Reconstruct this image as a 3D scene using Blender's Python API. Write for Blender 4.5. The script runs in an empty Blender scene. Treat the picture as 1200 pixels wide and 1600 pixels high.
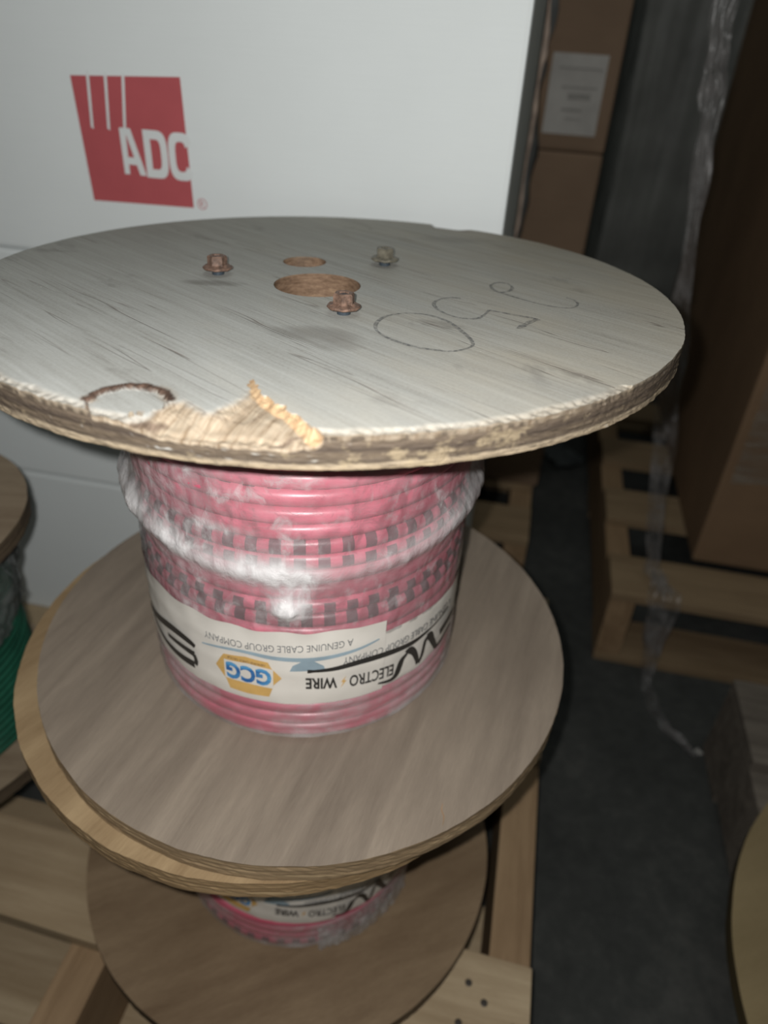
import bpy, bmesh, math, random
from mathutils import Vector, Matrix, noise
random.seed(7)
SC = bpy.context.scene
COL = SC.collection
PI = math.pi

# ---------------------------------------------------------------- camera
F_PX, PITCH, ROLL = 1149.36, 0.6073, 0.0607
Z_TOP = 0.711                                   # top face of the upper reel's upper flange
CAM = Vector((0.0423, -0.4316, 0.8492))
r0 = Vector((1, 0, 0)); fw = Vector((0, math.cos(PITCH), -math.sin(PITCH))); u0 = Vector((0, math.sin(PITCH), math.cos(PITCH)))
right = r0*math.cos(ROLL) + u0*math.sin(ROLL)
upv = -r0*math.sin(ROLL) + u0*math.cos(ROLL)
cd = bpy.data.cameras.new('camera'); cam = bpy.data.objects.new('camera', cd); COL.objects.link(cam)
M = Matrix((right, upv, -fw)).transposed().to_4x4(); M.translation = CAM
cam.matrix_world = M
cd.sensor_fit = 'VERTICAL'; cd.sensor_height = 36; cd.sensor_width = 27
cd.lens = F_PX*36/1600
cd.clip_start = 0.02
cd.dof.use_dof = True; cd.dof.focus_distance = 0.37; cd.dof.aperture_fstop = 5.6
SC.camera = cam

# ---------------------------------------------------------------- light and exposure
SC.view_settings.view_transform = 'Standard'; SC.view_settings.look = 'None'
SC.view_settings.gamma = 1; SC.view_settings.use_curve_mapping = False
SC.view_settings.exposure = 0.0
wd = bpy.data.worlds.new('world'); SC.world = wd; wd.use_nodes = True
wd.node_tree.nodes['Background'].inputs[0].default_value = (0.90, 1.0, 0.95, 1)
wd.node_tree.nodes['Background'].inputs[1].default_value = 0.055
ld = bpy.data.lights.new('phone_flash', 'POINT'); ld.energy = 11.0; ld.shadow_soft_size = 0.003; ld.color = (1.0, 0.985, 0.96)
lo = bpy.data.objects.new('phone_flash', ld); COL.objects.link(lo)
lo.location = CAM - right*0.015 + upv*0.010
ld2 = bpy.data.lights.new('warehouse_lamp', 'AREA'); ld2.energy = 7.0; ld2.size = 1.2; ld2.color = (0.93, 1.0, 0.97)
lo2 = bpy.data.objects.new('warehouse_lamp', ld2); COL.objects.link(lo2); lo2.location = (0.2, 0.1, 3.0)

# ---------------------------------------------------------------- frame of the pallets and cartons (turned 10 degrees)
YAW = math.radians(-10)
def W(u, v, z): return Vector((u*math.cos(YAW)-v*math.sin(YAW), u*math.sin(YAW)+v*math.cos(YAW), z))

# ---------------------------------------------------------------- helpers
def thing(name, label, cat, loc=(0,0,0), rotz=0, group=None):
    o = bpy.data.objects.new(name, None); COL.objects.link(o)
    o.location = loc; o.rotation_euler = (0,0,rotz); o.empty_display_size = 0.05
    o['label'] = label; o['category'] = cat
    if group: o['group'] = group
    return o
def tag(o, label, cat, group=None):
    o['label'] = label; o['category'] = cat
    if group: o['group'] = group
    return o
def obj(name, bm, mats, parent=None, smooth=False, loc=None):
    if isinstance(bm, bmesh.types.BMesh):
        me = bpy.data.meshes.new(name); bm.to_mesh(me); bm.free()
    else: me = bm
    for m in (mats if isinstance(mats, (list, tuple)) else [mats]): me.materials.append(m)
    if smooth:
        for p in me.polygons: p.use_smooth = True
    o = bpy.data.objects.new(name, me); COL.objects.link(o)
    if parent: o.parent = parent
    if loc is not None: o.location = loc
    return o
def struct(name, bm, m, **k):
    o = obj(name, bm, m, **k); o['kind'] = 'structure'; return o
def pydata(verts, faces):
    me = bpy.data.meshes.new('m'); me.from_pydata([tuple(v) for v in verts], [], faces); me.update(); return me
def add_box(bm, x0, x1, y0, y1, z0, z1, bev=0.0, skew=0.0):
    b2 = bmesh.new(); bmesh.ops.create_cube(b2, size=1)
    for v in b2.verts:
        v.co = Vector((x0+(v.co.x+.5)*(x1-x0), y0+(v.co.y+.5)*(y1-y0), z0+(v.co.z+.5)*(z1-z0)))
    if bev: bmesh.ops.bevel(b2, geom=b2.edges[:], offset=bev, segments=2, affect='EDGES', profile=.6)
    if skew:
        cx = (x0+x1)/2
        for v in b2.verts: v.co.y += (v.co.x-cx)*skew
    t = bpy.data.meshes.new('t'); b2.to_mesh(t); b2.free(); bm.from_mesh(t); bpy.data.meshes.remove(t)
    return bm
def box(*a, **k): return add_box(bmesh.new(), *a, **k)
def lathe(profile, n=96, cx=0, cy=0, close=False):
    vs, fs = [], []
    m = len(profile)
    for i in range(n):
        a = 2*PI*i/n
        for r, z in profile: vs.append((cx+r*math.cos(a), cy+r*math.sin(a), z))
    for i in range(n):
        j = (i+1) % n
        for k in range(m if close else m-1):
            k2 = (k+1) % m
            fs.append((i*m+k, j*m+k, j*m+k2, i*m+k2))
    return pydata(vs, fs)
def catmull(pts, n=8, closed=False):
    P = [Vector(p) for p in pts]; out = []
    N = len(P); rng = range(N) if closed else range(N-1)
    for i in rng:
        g = (lambda k: P[k % N]) if closed else (lambda k: P[max(0, min(N-1, k))])
        a, b, c, d = g(i-1), g(i), g(i+1), g(i+2)
        for s in range(n):
            t = s/n
            out.append(0.5*((2*b)+(c-a)*t+(2*a-5*b+4*c-d)*t*t+(3*b-a-3*c+d)*t**3))
    out.append(P[0].copy() if closed else P[-1].copy())
    return out
def ribbon2d(pts, width, n=8, closed=False):
    """flat stroke in the plane; returns verts (2d) and faces"""
    C = catmull([Vector((p[0], p[1], 0)) for p in pts], n, closed)
    vs, fs = [], []
    for i, c in enumerate(C):
        d = (C[min(i+1, len(C)-1)]-C[max(i-1, 0)])
        d = d.normalized() if d.length > 1e-9 else Vector((1,0,0))
        nrm = Vector((-d.y, d.x, 0)); t = i/(len(C)-1)
        w = width(t) if callable(width) else width
        vs += [c+nrm*w/2, c-nrm*w/2]
        if i: fs.append((2*i-2, 2*i-1, 2*i+1, 2*i))
    return vs, fs
def text_mesh(s, size=1.0, bold=0.0, space=1.0):
    cu = bpy.data.curves.new('t', 'FONT'); cu.body = s; cu.size = size; cu.offset = bold; cu.space_character = space
    cu.resolution_u = 3
    o = bpy.data.objects.new('t', cu); COL.objects.link(o)
    dg = bpy.context.evaluated_depsgraph_get()
    me = bpy.data.meshes.new_from_object(o.evaluated_get(dg))
    vs = [v.co.copy() for v in me.vertices]; fs = [tuple(p.vertices) for p in me.polygons]
    bpy.data.objects.remove(o); bpy.data.curves.remove(cu); bpy.data.meshes.remove(me)
    x0 = min(v.x for v in vs); x1 = max(v.x for v in vs); y0 = min(v.y for v in vs); y1 = max(v.y for v in vs)
    return [Vector(((v.x-x0)/(x1-x0), (v.y-y0)/(y1-y0), 0)) for v in vs], fs
def sstep(a, b, x):
    if a == b: return 1.0 if x > a else 0.0
    t = max(0, min(1, (x-a)/(b-a))); return t*t*(3-2*t)

# ---------------------------------------------------------------- materials
class NT:
    def __init__(s, name):
        s.m = bpy.data.materials.new(name); s.m.use_nodes = True; s.t = s.m.node_tree
        s.b = s.t.nodes['Principled BSDF']; s.out = s.t.nodes['Material Output']
        s.tc = s.t.nodes.new('ShaderNodeTexCoord')
    def n(s, typ, **k):
        q = s.t.nodes.new('ShaderNode'+typ)
        for a, v in k.items(): setattr(q, a, v)
        return q
    def link(s, a, b): s.t.links.new(a, b)
    def map(s, scale=(1,1,1), rot=(0,0,0), src=None):
        src = src or s.tc.outputs['Object']
        if any(rot):
            p = s.n('Mapping'); p.inputs['Rotation'].default_value = rot; s.link(src, p.inputs['Vector']); src = p.outputs[0]
        q = s.n('Mapping'); q.inputs['Scale'].default_value = scale
        s.link(src, q.inputs['Vector']); return q.outputs[0]
    def noise(s, vec, scale=5, detail=6, rough=.55, dist=0):
        q = s.n('TexNoise'); s.link(vec, q.inputs['Vector'])
        q.inputs['Scale'].default_value = scale; q.inputs['Detail'].default_value = detail
        q.inputs['Roughness'].default_value = rough; q.inputs['Distortion'].default_value = dist
        return q.outputs['Fac']
    def ramp(s, fac, stops):
        q = s.n('ValToRGB'); e = q.color_ramp.elements
        while len(e) < len(stops): e.new(.5)
        for i, (p, c) in enumerate(stops):
            e[i].position = p; e[i].color = (*c, 1) if len(c) == 3 else c
        s.link(fac, q.inputs[0]); return q.outputs[0]
    def fr(s, fac, a, b, lo=0, hi=1):
        q = s.n('MapRange'); q.inputs[1].default_value = a; q.inputs[2].default_value = b
        q.inputs[3].default_value = lo; q.inputs[4].default_value = hi; s.link(fac, q.inputs[0]); return q.outputs[0]
    def mix(s, fac, a, b, mode='MIX'):
        q = s.n('MixRGB', blend_type=mode)
        for i, v in ((0, fac), (1, a), (2, b)):
            if isinstance(v, (int, float)): q.inputs[i].default_value = v
            elif isinstance(v, tuple): q.inputs[i].default_value = (*v, 1)
            else: s.link(v, q.inputs[i])
        return q.outputs[0]
    def math(s, op, a, b=0):
        q = s.n('Math', operation=op)
        for i, v in ((0, a), (1, b)):
            if isinstance(v, (int, float)): q.inputs[i].default_value = v
            else: s.link(v, q.inputs[i])
        return q.outputs[0]
    def bump(s, h, strength=.3, dist=.001):
        q = s.n('Bump'); q.inputs['Strength'].default_value = strength; q.inputs['Distance'].default_value = dist
        s.link(h, q.inputs['Height']); s.link(q.outputs[0], s.b.inputs['Normal']); return q.outputs[0]
    def color(s, c):
        if isinstance(c, tuple): s.b.inputs['Base Color'].default_value = (*c, 1)
        else: s.link(c, s.b.inputs['Base Color'])
    def rough(s, r, spec=.3):
        s.b.inputs['Specular IOR Level'].default_value = spec
        if isinstance(r, (int, float)): s.b.inputs['Roughness'].default_value = r
        else: s.link(r, s.b.inputs['Roughness'])
    def attr(s, name):
        q = s.n('Attribute', attribute_name=name); sp = s.n('SeparateColor'); s.link(q.outputs['Color'], sp.inputs[0])
        return sp.outputs, q.outputs['Alpha']

def plain(name, c, rough=.7, var=.15, nscale=60, bump=.2, spec=.25):
    t = NT(name); v = t.map()
    f = t.noise(v, nscale, 5)
    t.color(t.ramp(f, [(.3, tuple(x*(1-var) for x in c)), (.7, tuple(min(1, x*(1+var)) for x in c))]))
    t.rough(rough, spec); t.bump(f, bump, .0008); return t.m

def wood(name, light, dark, grain=0.0, stretch=14, scale=9, fine=120, rough=.75, edge=None, knots=0.0, spec=.2):
    """wood whose grain runs along local x turned by `grain`; edges (non-horizontal faces) show plies"""
    t = NT(name)
    v = t.map((1, stretch, stretch*.7), (0, 0, -grain))
    wv = t.noise(t.map((1,1,1)), 6, 3)
    big = t.noise(v, scale*.35, 4, .6, .6)
    mid = t.noise(v, scale, 8, .65, .25)
    fi = t.noise(v, fine, 3, .7)
    f = t.math('ADD', t.math('MULTIPLY', big, .45), t.math('ADD', t.math('MULTIPLY', mid, .4), t.math('MULTIPLY', fi, .15)))
    c = t.ramp(f, [(.36, dark), (.50, tuple((a+b)/2 for a, b in zip(light, dark))), (.62, light)])
    blot = t.noise(t.map((1,1,1)), 9, 4)
    c = t.mix(t.fr(blot, .45, .75, 0, .35), c, dark)
    if edge:
        g = t.n('NewGeometry'); sp = t.n('SeparateXYZ'); t.link(g.outputs['Normal'], sp.inputs[0])
        ez = t.noise(t.map((3, 3, 190)), 2.2, 5, .6)
        ec = t.ramp(ez, [(.36, edge[0]), (.55, edge[1]), (.66, edge[2])])
        k = t.fr(t.math('ABSOLUTE', sp.outputs['Z']), .5, .75, 1, 0)
        c = t.mix(k, c, ec)
    if knots:
        vo = t.n('TexVoronoi'); vo.inputs['Scale'].default_value = knots; t.link(t.map((1,1.3,1)), vo.inputs['Vector'])
        c = t.mix(t.fr(vo.outputs['Distance'], .03, .08, .85, 0), c, (dark[0]*.35, dark[1]*.3, dark[2]*.3))
    t.color(c); t.rough(rough, spec)
    t.bump(f, .35, .0012)
    return t.m

def cardboard(name, c, var=.18):
    t = NT(name); f = t.noise(t.map((1,1,1)), 7, 5); g = t.noise(t.map((1,1,30)), 20, 3)
    m = t.math('ADD', t.math('MULTIPLY', f, .7), t.math('MULTIPLY', g, .3))
    t.color(t.ramp(m, [(.3, tuple(x*(1-var) for x in c)), (.7, tuple(min(1, x*(1+var)) for x in c))]))
    t.rough(.75, .2); t.bump(g, .12, .0006); return t.m

def film(name, tint=(.9,.9,.92), base=.10, milk=.75, attr=None, nscale=40, bump=.6, rough=.18, bdist=.002, stretch=(1,1,1), glmax=.35):
    t = NT(name); v = t.map(stretch)
    n1 = t.noise(v, nscale, 6, .6, .5)
    n2 = t.noise(v, nscale*.3, 4, .6, .3)
    t.color(tint); t.rough(rough, min(.6, glmax*2))
    bn = t.bump(t.math('ADD', n1, n2), bump, bdist)
    if attr:
        a, al = t.attr(attr)
        f = t.math('ADD', t.math('MULTIPLY', a[0], milk), t.fr(n1, .55, .8, base*.5, base*2.2))
        f = t.math('MULTIPLY', f, t.fr(n2, .3, .6, .75, 1.1))
    else:
        f = t.fr(t.math('MULTIPLY', n1, n2), .18, .36, base, milk)
    tr = t.n('BsdfTransparent'); mx = t.n('MixShader')
    gl = t.n('BsdfGlossy'); gl.inputs['Roughness'].default_value = rough*.75; gl.inputs['Color'].default_value = (1,1,1,1)
    t.link(bn, gl.inputs['Normal'])
    fn = t.n('Fresnel'); fn.inputs['IOR'].default_value = 1.38; t.link(bn, fn.inputs['Normal'])
    m2 = t.n('MixShader'); t.link(t.math('MINIMUM', fn.outputs[0], glmax), m2.inputs[0]); t.link(tr.outputs[0], m2.inputs[1]); t.link(gl.outputs[0], m2.inputs[2])
    t.link(t.math('MINIMUM', f, .95), mx.inputs[0]); t.link(m2.outputs[0], mx.inputs[1]); t.link(t.b.outputs[0], mx.inputs[2])
    t.link(mx.outputs[0], t.out.inputs['Surface'])
    return t.m

# weathered plywood with chips: attribute 'wear' r = fresh broken wood, g = dark bark/knot, b = orange raw fibre ; alpha unused
def weathered_ply():
    t = NT('weathered_plywood')
    ang = math.radians(43)
    v = t.map((1, 16, 16), (0, 0, ang)); v2 = t.map((1, 60, 60), (0, 0, ang))
    big = t.noise(t.map((1, 2.2, 1), (0,0,ang)), 9, 5, .6)
    mid = t.noise(v, 10, 7, .65, .15)
    fi = t.noise(v2, 9, 4, .7)
    fleck = t.noise(t.map(), 700, 3, .7)
    f = t.math('ADD', t.math('MULTIPLY', t.math('ADD', mid, fi), .26), t.math('ADD', t.math('MULTIPLY', big, .28), t.math('MULTIPLY', fleck, .20)))
    c = t.ramp(f, [(.34, (.22,.212,.19)), (.45, (.335,.335,.313)), (.56, (.41,.415,.395)), (.70, (.47,.475,.45))])
    # warm tone to the right side, cool to the front-left
    sx = t.n('SeparateXYZ'); t.link(t.tc.outputs['Object'], sx.inputs[0])
    warm = t.fr(t.math('ADD', sx.outputs['X'], t.math('MULTIPLY', t.math('SUBTRACT', big, .5), .5)), -.02, .2, 0, .75)
    c = t.mix(warm, c, t.mix(.75, c, (.92,.80,.64), 'MULTIPLY'))
    # darker, browner tone towards the back, edge broken up by noise
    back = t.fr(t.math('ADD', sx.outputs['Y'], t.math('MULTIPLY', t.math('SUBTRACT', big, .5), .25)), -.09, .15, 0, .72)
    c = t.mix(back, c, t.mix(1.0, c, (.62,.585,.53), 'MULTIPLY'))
    # drying cracks: thin dark lines along the grain
    cr = t.noise(t.map((1, 30, 30), (0, 0, ang)), 3.6, 2, .5)
    crk = t.fr(t.math('ABSOLUTE', t.math('SUBTRACT', cr, .5)), .0, .011, 1, 0)
    gate = t.fr(t.noise(t.map((1,4,1), (0,0,ang)), 7, 2), .48, .60, 0, 1)
    crm = t.math('MULTIPLY', crk, gate)
    c = t.mix(t.math('MULTIPLY', crm, .7), c, (.13,.105,.09))
    # dirty stains
    st = t.fr(t.noise(t.map((1,1.7,1), (0,0,ang)), 16, 4, .6, .4), .62, .74, 0, .55)
    c = t.mix(st, c, (.13,.122,.11))
    # light cream specks
    sp = t.fr(t.noise(t.map(), 260, 2), .74, .78, 0, .7)
    c = t.mix(sp, c, (.62,.60,.54))
    for (cx_, cy_, ax_, ay_, k_) in ((.004,-.093,.024,.012,.5), (-.064,-.0125,.020,.006,.6), (.016,-.107,.012,.009,.35), (.082,.135,.03,.012,.4)):
        dx_ = t.math('DIVIDE', t.math('SUBTRACT', sx.outputs['X'], cx_), ax_); dy_ = t.math('DIVIDE', t.math('SUBTRACT', sx.outputs['Y'], cy_), ay_)
        d_ = t.math('ADD', t.math('MULTIPLY', dx_, dx_), t.math('MULTIPLY', dy_, dy_))
        d_ = t.math('ADD', d_, t.math('MULTIPLY', t.math('SUBTRACT', mid, .5), 2.2))
        c = t.mix(t.fr(d_, .1, 1.3, k_, 0), c, (.15,.14,.125))
    a, al = t.attr('wear')
    fib = t.noise(t.map((14, 1, 1), (0,0,math.radians(20))), 30, 5, .7, .6)
    raw = t.ramp(fib, [(.36, (.17,.12,.075)), (.47, (.29,.23,.165)), (.62, (.36,.30,.225))])
    org = t.ramp(fib, [(.35, (.32,.20,.11)), (.6, (.47,.335,.20))])
    bark = t.ramp(fib, [(.35, (.028,.018,.014)), (.65, (.12,.075,.055))])
    # side plies
    g = t.n('NewGeometry'); sn = t.n('SeparateXYZ'); t.link(g.outputs['Normal'], sn.inputs[0])
    side = t.fr(t.math('ABSOLUTE', sn.outputs['Z']), .45, .8, 1, 0)
    zz = t.math('ADD', sx.outputs['Z'], t.math('MULTIPLY', t.math('SUBTRACT', t.noise(t.map((1,1,20)), 14, 4), .5), .004))
    ply = t.ramp(t.fr(zz, -.0152, 0.0005, 0, 1), [(0, (.23,.18,.12)), (.15, (.29,.235,.165)), (.22, (.075,.058,.043)), (.38, (.115,.088,.062)),
             (.50, (.055,.042,.033)), (.68, (.115,.088,.064)), (.84, (.085,.067,.05)), (.93, (.21,.175,.13)), (1, (.28,.25,.205))])
    grit = t.noise(t.map((1,1,5)), 130, 6, .8)
    ply = t.mix(t.fr(grit, .5, .66, 0, .8), ply, (.055,.042,.033))
    ply = t.mix(t.fr(t.noise(t.map((1,1,1.5)), 45, 4, .7), .58, .66, 0, .6), ply, (.30,.24,.155))
    c = t.mix(side, c, ply)
    hx = t.math('ADD', sx.outputs['X'], .0045); hy = t.math('ADD', sx.outputs['Y'], .0055)
    hr = t.math('SQRT', t.math('ADD', t.math('MULTIPLY', hx, hx), t.math('MULTIPLY', hy, hy)))
    inner = t.ramp(grit, [(.35, (.10,.062,.038)), (.55, (.20,.13,.085)), (.72, (.34,.24,.15))])
    c = t.mix(t.math('MULTIPLY', t.fr(hr, .066, .072, 1, 0), side), c, inner)
    c = t.mix(a[0], c, raw); c = t.mix(a[2], c, org); c = t.mix(a[1], c, bark)
    t.color(c); t.rough(.68, .15)
    h = t.math('ADD', t.math('MULTIPLY', f, .6), t.math('ADD', t.math('MULTIPLY', crm, -.6), t.math('MULTIPLY', t.math('MULTIPLY', grit, side), .6)))
    t.bump(h, .45, .0011)
    return t.m

MAT = {}
MAT['top'] = weathered_ply()
MAT['flange_mid'] = wood('brown_grey_plywood', (.275,.228,.178), (.155,.125,.097), grain=math.radians(72), stretch=9, scale=8,
                         edge=((.12,.085,.05), (.27,.19,.11), (.42,.32,.19)), rough=.55, spec=.35)
MAT['flange_low'] = wood('honey_plywood', (.27,.195,.12), (.135,.088,.05), grain=math.radians(25), stretch=5, scale=7,
                         edge=((.04,.028,.02), (.09,.065,.04), (.2,.14,.08)), rough=.6)
MAT['flange_rough'] = wood('pine_plywood', (.37,.27,.155), (.19,.125,.065), grain=math.radians(60), stretch=6, scale=8,
                         edge=((.13,.085,.045), (.28,.19,.10), (.45,.34,.20)), rough=.65)
MAT['flange_tan'] = wood('tan_plywood', (.27,.215,.15), (.14,.10,.065), grain=0, stretch=8, scale=8,
                         edge=((.04,.03,.02), (.08,.06,.04), (.13,.1,.06)), rough=.65)
MAT['flange_olive'] = wood('olive_plywood', (.27,.21,.115), (.19,.145,.075), grain=.4, stretch=4, scale=6,
                         edge=((.04,.03,.015), (.06,.045,.02), (.08,.06,.03)), rough=.7)
MAT['pallet'] = wood('pallet_pine', (.44,.345,.225), (.27,.195,.115), grain=0, stretch=12, scale=7, rough=.75, knots=0)
MAT['pallet_grain_y'] = wood('pallet_pine_lengthways', (.33,.225,.13), (.19,.12,.065), grain=PI/2, stretch=12, scale=7, rough=.75)
MAT['pallet_back'] = wood('pallet_fir', (.29,.21,.125), (.17,.115,.065), grain=0, stretch=12, scale=7, rough=.75)
MAT['pallet_grey'] = wood('weathered_pallet_wood', (.19,.165,.135), (.08,.067,.055), grain=0, stretch=12, scale=9, rough=.85)
MAT['nail'] = plain('dark_nail', (.05,.042,.035), .5)
MAT['rust'] = plain('rusty_steel', (.13,.080,.058), .55, .6, 330, .6, .35)
MAT['dark_rust'] = plain('dull_dark_steel', (.11,.10,.075), .5, .4, 260, .6, .5)
MAT['stud'] = plain('blue_black_stud', (.035,.045,.055), .4)
MAT['core'] = plain('brown_core_board', (.23,.15,.09), .8, .3, 80)
MAT['white_carton'] = cardboard('white_carton_board', (.735,.775,.775), .03)
MAT['white_carton_side'] = cardboard('kraft_edge', (.42,.36,.28), .1)
MAT['logo'] = plain('red_print', (.46,.10,.11), .6, .05, 30, .02)
MAT['logo_white'] = plain('white_print', (.70,.73,.73), .65, .03, 30, .02)
MAT['brown_carton'] = cardboard('brown_carton_board', (.17,.115,.075))
MAT['right_carton'] = cardboard('tan_carton_board', (.20,.128,.075))
MAT['paper'] = plain('grey_paper', (.32,.31,.29), .7, .12, 25, .05)
MAT['paper_print'] = plain('faded_grey_print', (.21,.205,.19), .7, .15, 60, .05)
MAT['black_film'] = plain('dark_grey_wrap', (.21,.21,.195), .45, .3, 6, .3, .4)
MAT['pencil'] = None
t = NT('pencil_mark'); n_ = t.noise(t.map(), 420, 4, .7)
t.color((.085,.09,.10)); t.rough(.6)
tr = t.n('BsdfTransparent'); mx = t.n('MixShader'); t.link(t.fr(n_, .38, .62, .08, .55), mx.inputs[0])
t.link(tr.outputs[0], mx.inputs[1]); t.link(t.b.outputs[0], mx.inputs[2]); t.link(mx.outputs[0], t.out.inputs['Surface']); MAT['pencil'] = t.m
MAT['ink'] = plain('black_ink', (.022,.021,.020), .4, .2, 60, .05, .4)
MAT['ink_grey'] = plain('grey_ink', (.16,.165,.17), .5, .2, 200, .02)
MAT['ink_blue'] = NT('blue_ink'); q = MAT['ink_blue']
q.color(q.ramp(q.noise(q.map((1,1,6)), 30, 2), [(.35, (.02,.10,.30)), (.65, (.10,.33,.58))])); q.rough(.45); MAT['ink_blue'] = q.m
MAT['ink_yellow'] = plain('yellow_ink', (.58,.36,.12), .5, .12, 60, .02)
MAT['ink_pale_blue'] = plain('pale_blue_ink', (.27,.35,.40), .5, .15, 60, .02)
MAT['label'] = plain('cream_label_film', (.66,.625,.57), .35, .06, 30, .1, .4)
MAT['wire'] = NT('pink_red_cable'); q = MAT['wire']
q.color(q.ramp(q.noise(q.map((1,1,6)), 22, 4), [(.32, (.42,.072,.115)), (.52, (.51,.105,.16)), (.70, (.58,.15,.21))])); q.rough(.34, .5)
q.bump(q.noise(q.map(), 160, 4), .12, .0008); MAT['wire'] = q.m
MAT['wire_red'] = plain('bright_red_cable', (.55,.03,.055), .32, .12, 40, .08, .5)
MAT['dash'] = plain('dark_print_dash', (.15,.055,.07), .4, .2, 90, .05, .4)
MAT['green'] = plain('green_cable', (.012,.075,.045), .4, .3, 40, .1, .4)
MAT['film'] = film('clear_stretch_film', attr='milk', glmax=.5, rough=.14, base=.24, milk=.85, nscale=75, bump=.75, bdist=.0028, stretch=(1,1,.8), tint=(.74,.72,.72))
MAT['film_strip'] = film('hanging_stretch_film', tint=(.24,.23,.225), base=.05, milk=.5, nscale=40, bump=.5, rough=.4, glmax=.07)
MAT['film_dark'] = film('grey_stretch_film', tint=(.14,.15,.145), base=.3, milk=.95, nscale=35, bump=.8)
t = NT('dark_concrete'); v = t.map()
f = t.math('ADD', t.math('MULTIPLY', t.noise(v, 3.5, 7, .65), .6), t.math('MULTIPLY', t.noise(v, 45, 5, .7), .4))
c = t.ramp(f, [(.3, (.022,.023,.022)), (.52, (.046,.048,.045)), (.72, (.085,.085,.078))])
c = t.mix(t.fr(t.noise(v, 170, 2), .74, .8, 0, .5), c, (.22,.21,.19))
t.color(c); t.rough(.8, .2); t.bump(f, .4, .004); MAT['floor'] = t.m
MAT['wall'] = plain('grey_block_wall', (.20,.20,.185), .9, .2, 4, .3)

# ---------------------------------------------------------------- room
struct('floor', box(-3.0, 3.5, -1.6, 4.6, -.06, 0), MAT['floor'])
o = struct('wall_back', box(-4.0, 4.0, 3.6, 3.72, 0, 2.9), MAT['wall']); o.rotation_euler = (0,0,YAW)

# ---------------------------------------------------------------- pallets
def pallet(name, label, u0_, u1_, deck, z_top=.14, mats=None, stringers=None, v_range=None, group=None, extra=()):
    """origin at pallet's front-left corner on the floor, in the turned frame"""
    mdeck, mstr = mats or (MAT['pallet'], MAT['pallet_grain_y'])
    v0, v1 = v_range
    T = thing(name, label, 'pallet', W(u0_, v0, 0), YAW, group)
    nb = []
    for d in deck:
        a, b, sk = d[0], d[1], (d[2] if len(d) > 2 else 0)
        nb.append(obj('deck_board', box(0, u1_-u0_, a-v0, b-v0, z_top-.015, z_top, bev=.0012, skew=sk), mdeck, T))
    for s in stringers:
        obj('stringer', box(s-u0_, s-u0_+.038, .001, v1-v0-.001, .015, z_top-.0152, bev=.001), mstr, T)
    for a, b in ((v0, v0+.09), ((v0+v1)/2-.045, (v0+v1)/2+.045), (v1-.09, v1))+tuple(extra):
        obj('bottom_board', box(0, u1_-u0_, a-v0, b-v0, 0, .0148, bev=.0012), mdeck, T)
    return T, nb
def nails(board, pts, z=.14):
    for x, y in pts:
        me = lathe([(0, .0006), (.0022, .0006), (.0032, .0002), (.0032, -.004)], 14)
        obj('nail', me, MAT['nail'], board, loc=(x, y, z))
def knot(board, x, y, rx, ry, z=.14):
    pass

U0 = -.575
T, nb = pallet('wooden_pallet', 'pale pine pallet under the stack of pink cable reels, nails along its front board', U0, .218,
           [(-.46,-.37), (-.35,-.26), (-.150,-.062,-.045), (.150,.235), (.26,.345), (.36,.436)],
           stringers=[U0, -.197, .180], v_range=(-.46, .436), extra=((-.19,-.095),))
nails(nb[2], [(.218-U0-x, y+.46) for x, y in ((.040,-.118), (.014,-.132), (.060,-.138), (.016,-.150+.008), (.055,-.105))])
nails(nb[2], [(-.178-U0, -.09+.46), (-.183-U0, -.115+.46)])
pallet('wooden_pallet', 'pine pallet behind the reels, carrying the brown cartons', -.62, .183,
           [(.575,.668), (.745,.84), (.92,1.01), (1.10,1.19), (1.28,1.375)],
           stringers=[-.62, -.24, .145], v_range=(.575, 1.375), mats=(MAT['pallet_back'], MAT['pallet_grain_y']))
pallet('wooden_pallet', 'pine pallet on the right holding the tall film-wrapped tan carton', .312, 1.11,
           [(.477,.577), (.68,.78), (.88,.975), (1.08,1.17), (1.28,1.38)],
           stringers=[.312, .69, 1.072], v_range=(.477, 1.38), mats=(MAT['pallet_back'], MAT['pallet_grain_y']))
pallet('wooden_pallet', 'dark weathered pallet at the lower right edge under the large olive flange', .463, 1.26,
           [(-.46,-.36), (-.32,-.22), (-.16,-.06), (.03,.13), (.207,.339)],
           stringers=[.463, .84, 1.222], v_range=(-.46, .339), mats=(MAT['pallet_grey'], MAT['pallet_grey']))

# ---------------------------------------------------------------- cartons
def carton_mesh(w, d, h, bev=.004):
    bm = box(0, w, 0, d, 0, h, bev=bev)
    return bm
def flat_poly(pts, y, eps=0):
    me = pydata([(p[0], y-eps, p[1]) for p in pts], [tuple(range(len(pts)))]); return me
WU0 = -.56; WW = .089-WU0; WV = .232; WD = .30
zs = [.1402, .3665, .632, .900]
labels = ['white carton at the bottom of the white stack, low behind the reels',
          'white carton in the middle of the white stack, half hidden by the grey flange',
          'white carton on top of the stack, printed with a red square logo']
cart = []
for i in range(3):
    h = zs[i+1]-zs[i]-.0015
    T = thing('white_carton', labels[i], 'box', W(WU0, WV, zs[i]), YAW, 'white cartons stacked behind the reels')
    obj('carton_body', carton_mesh(WW, WD, h), MAT['white_carton'], T)
    # closing flaps on top, a slit between them
    bm = box(.001, WW-.001, .001, WD/2-.001, h-.0003, h+.0009); add_box(bm, .001, WW-.001, WD/2+.001, WD-.001, h-.0003, h+.0009)
    obj('top_flap', bm, MAT['white_carton'], T)
    cart.append(T)
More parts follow.
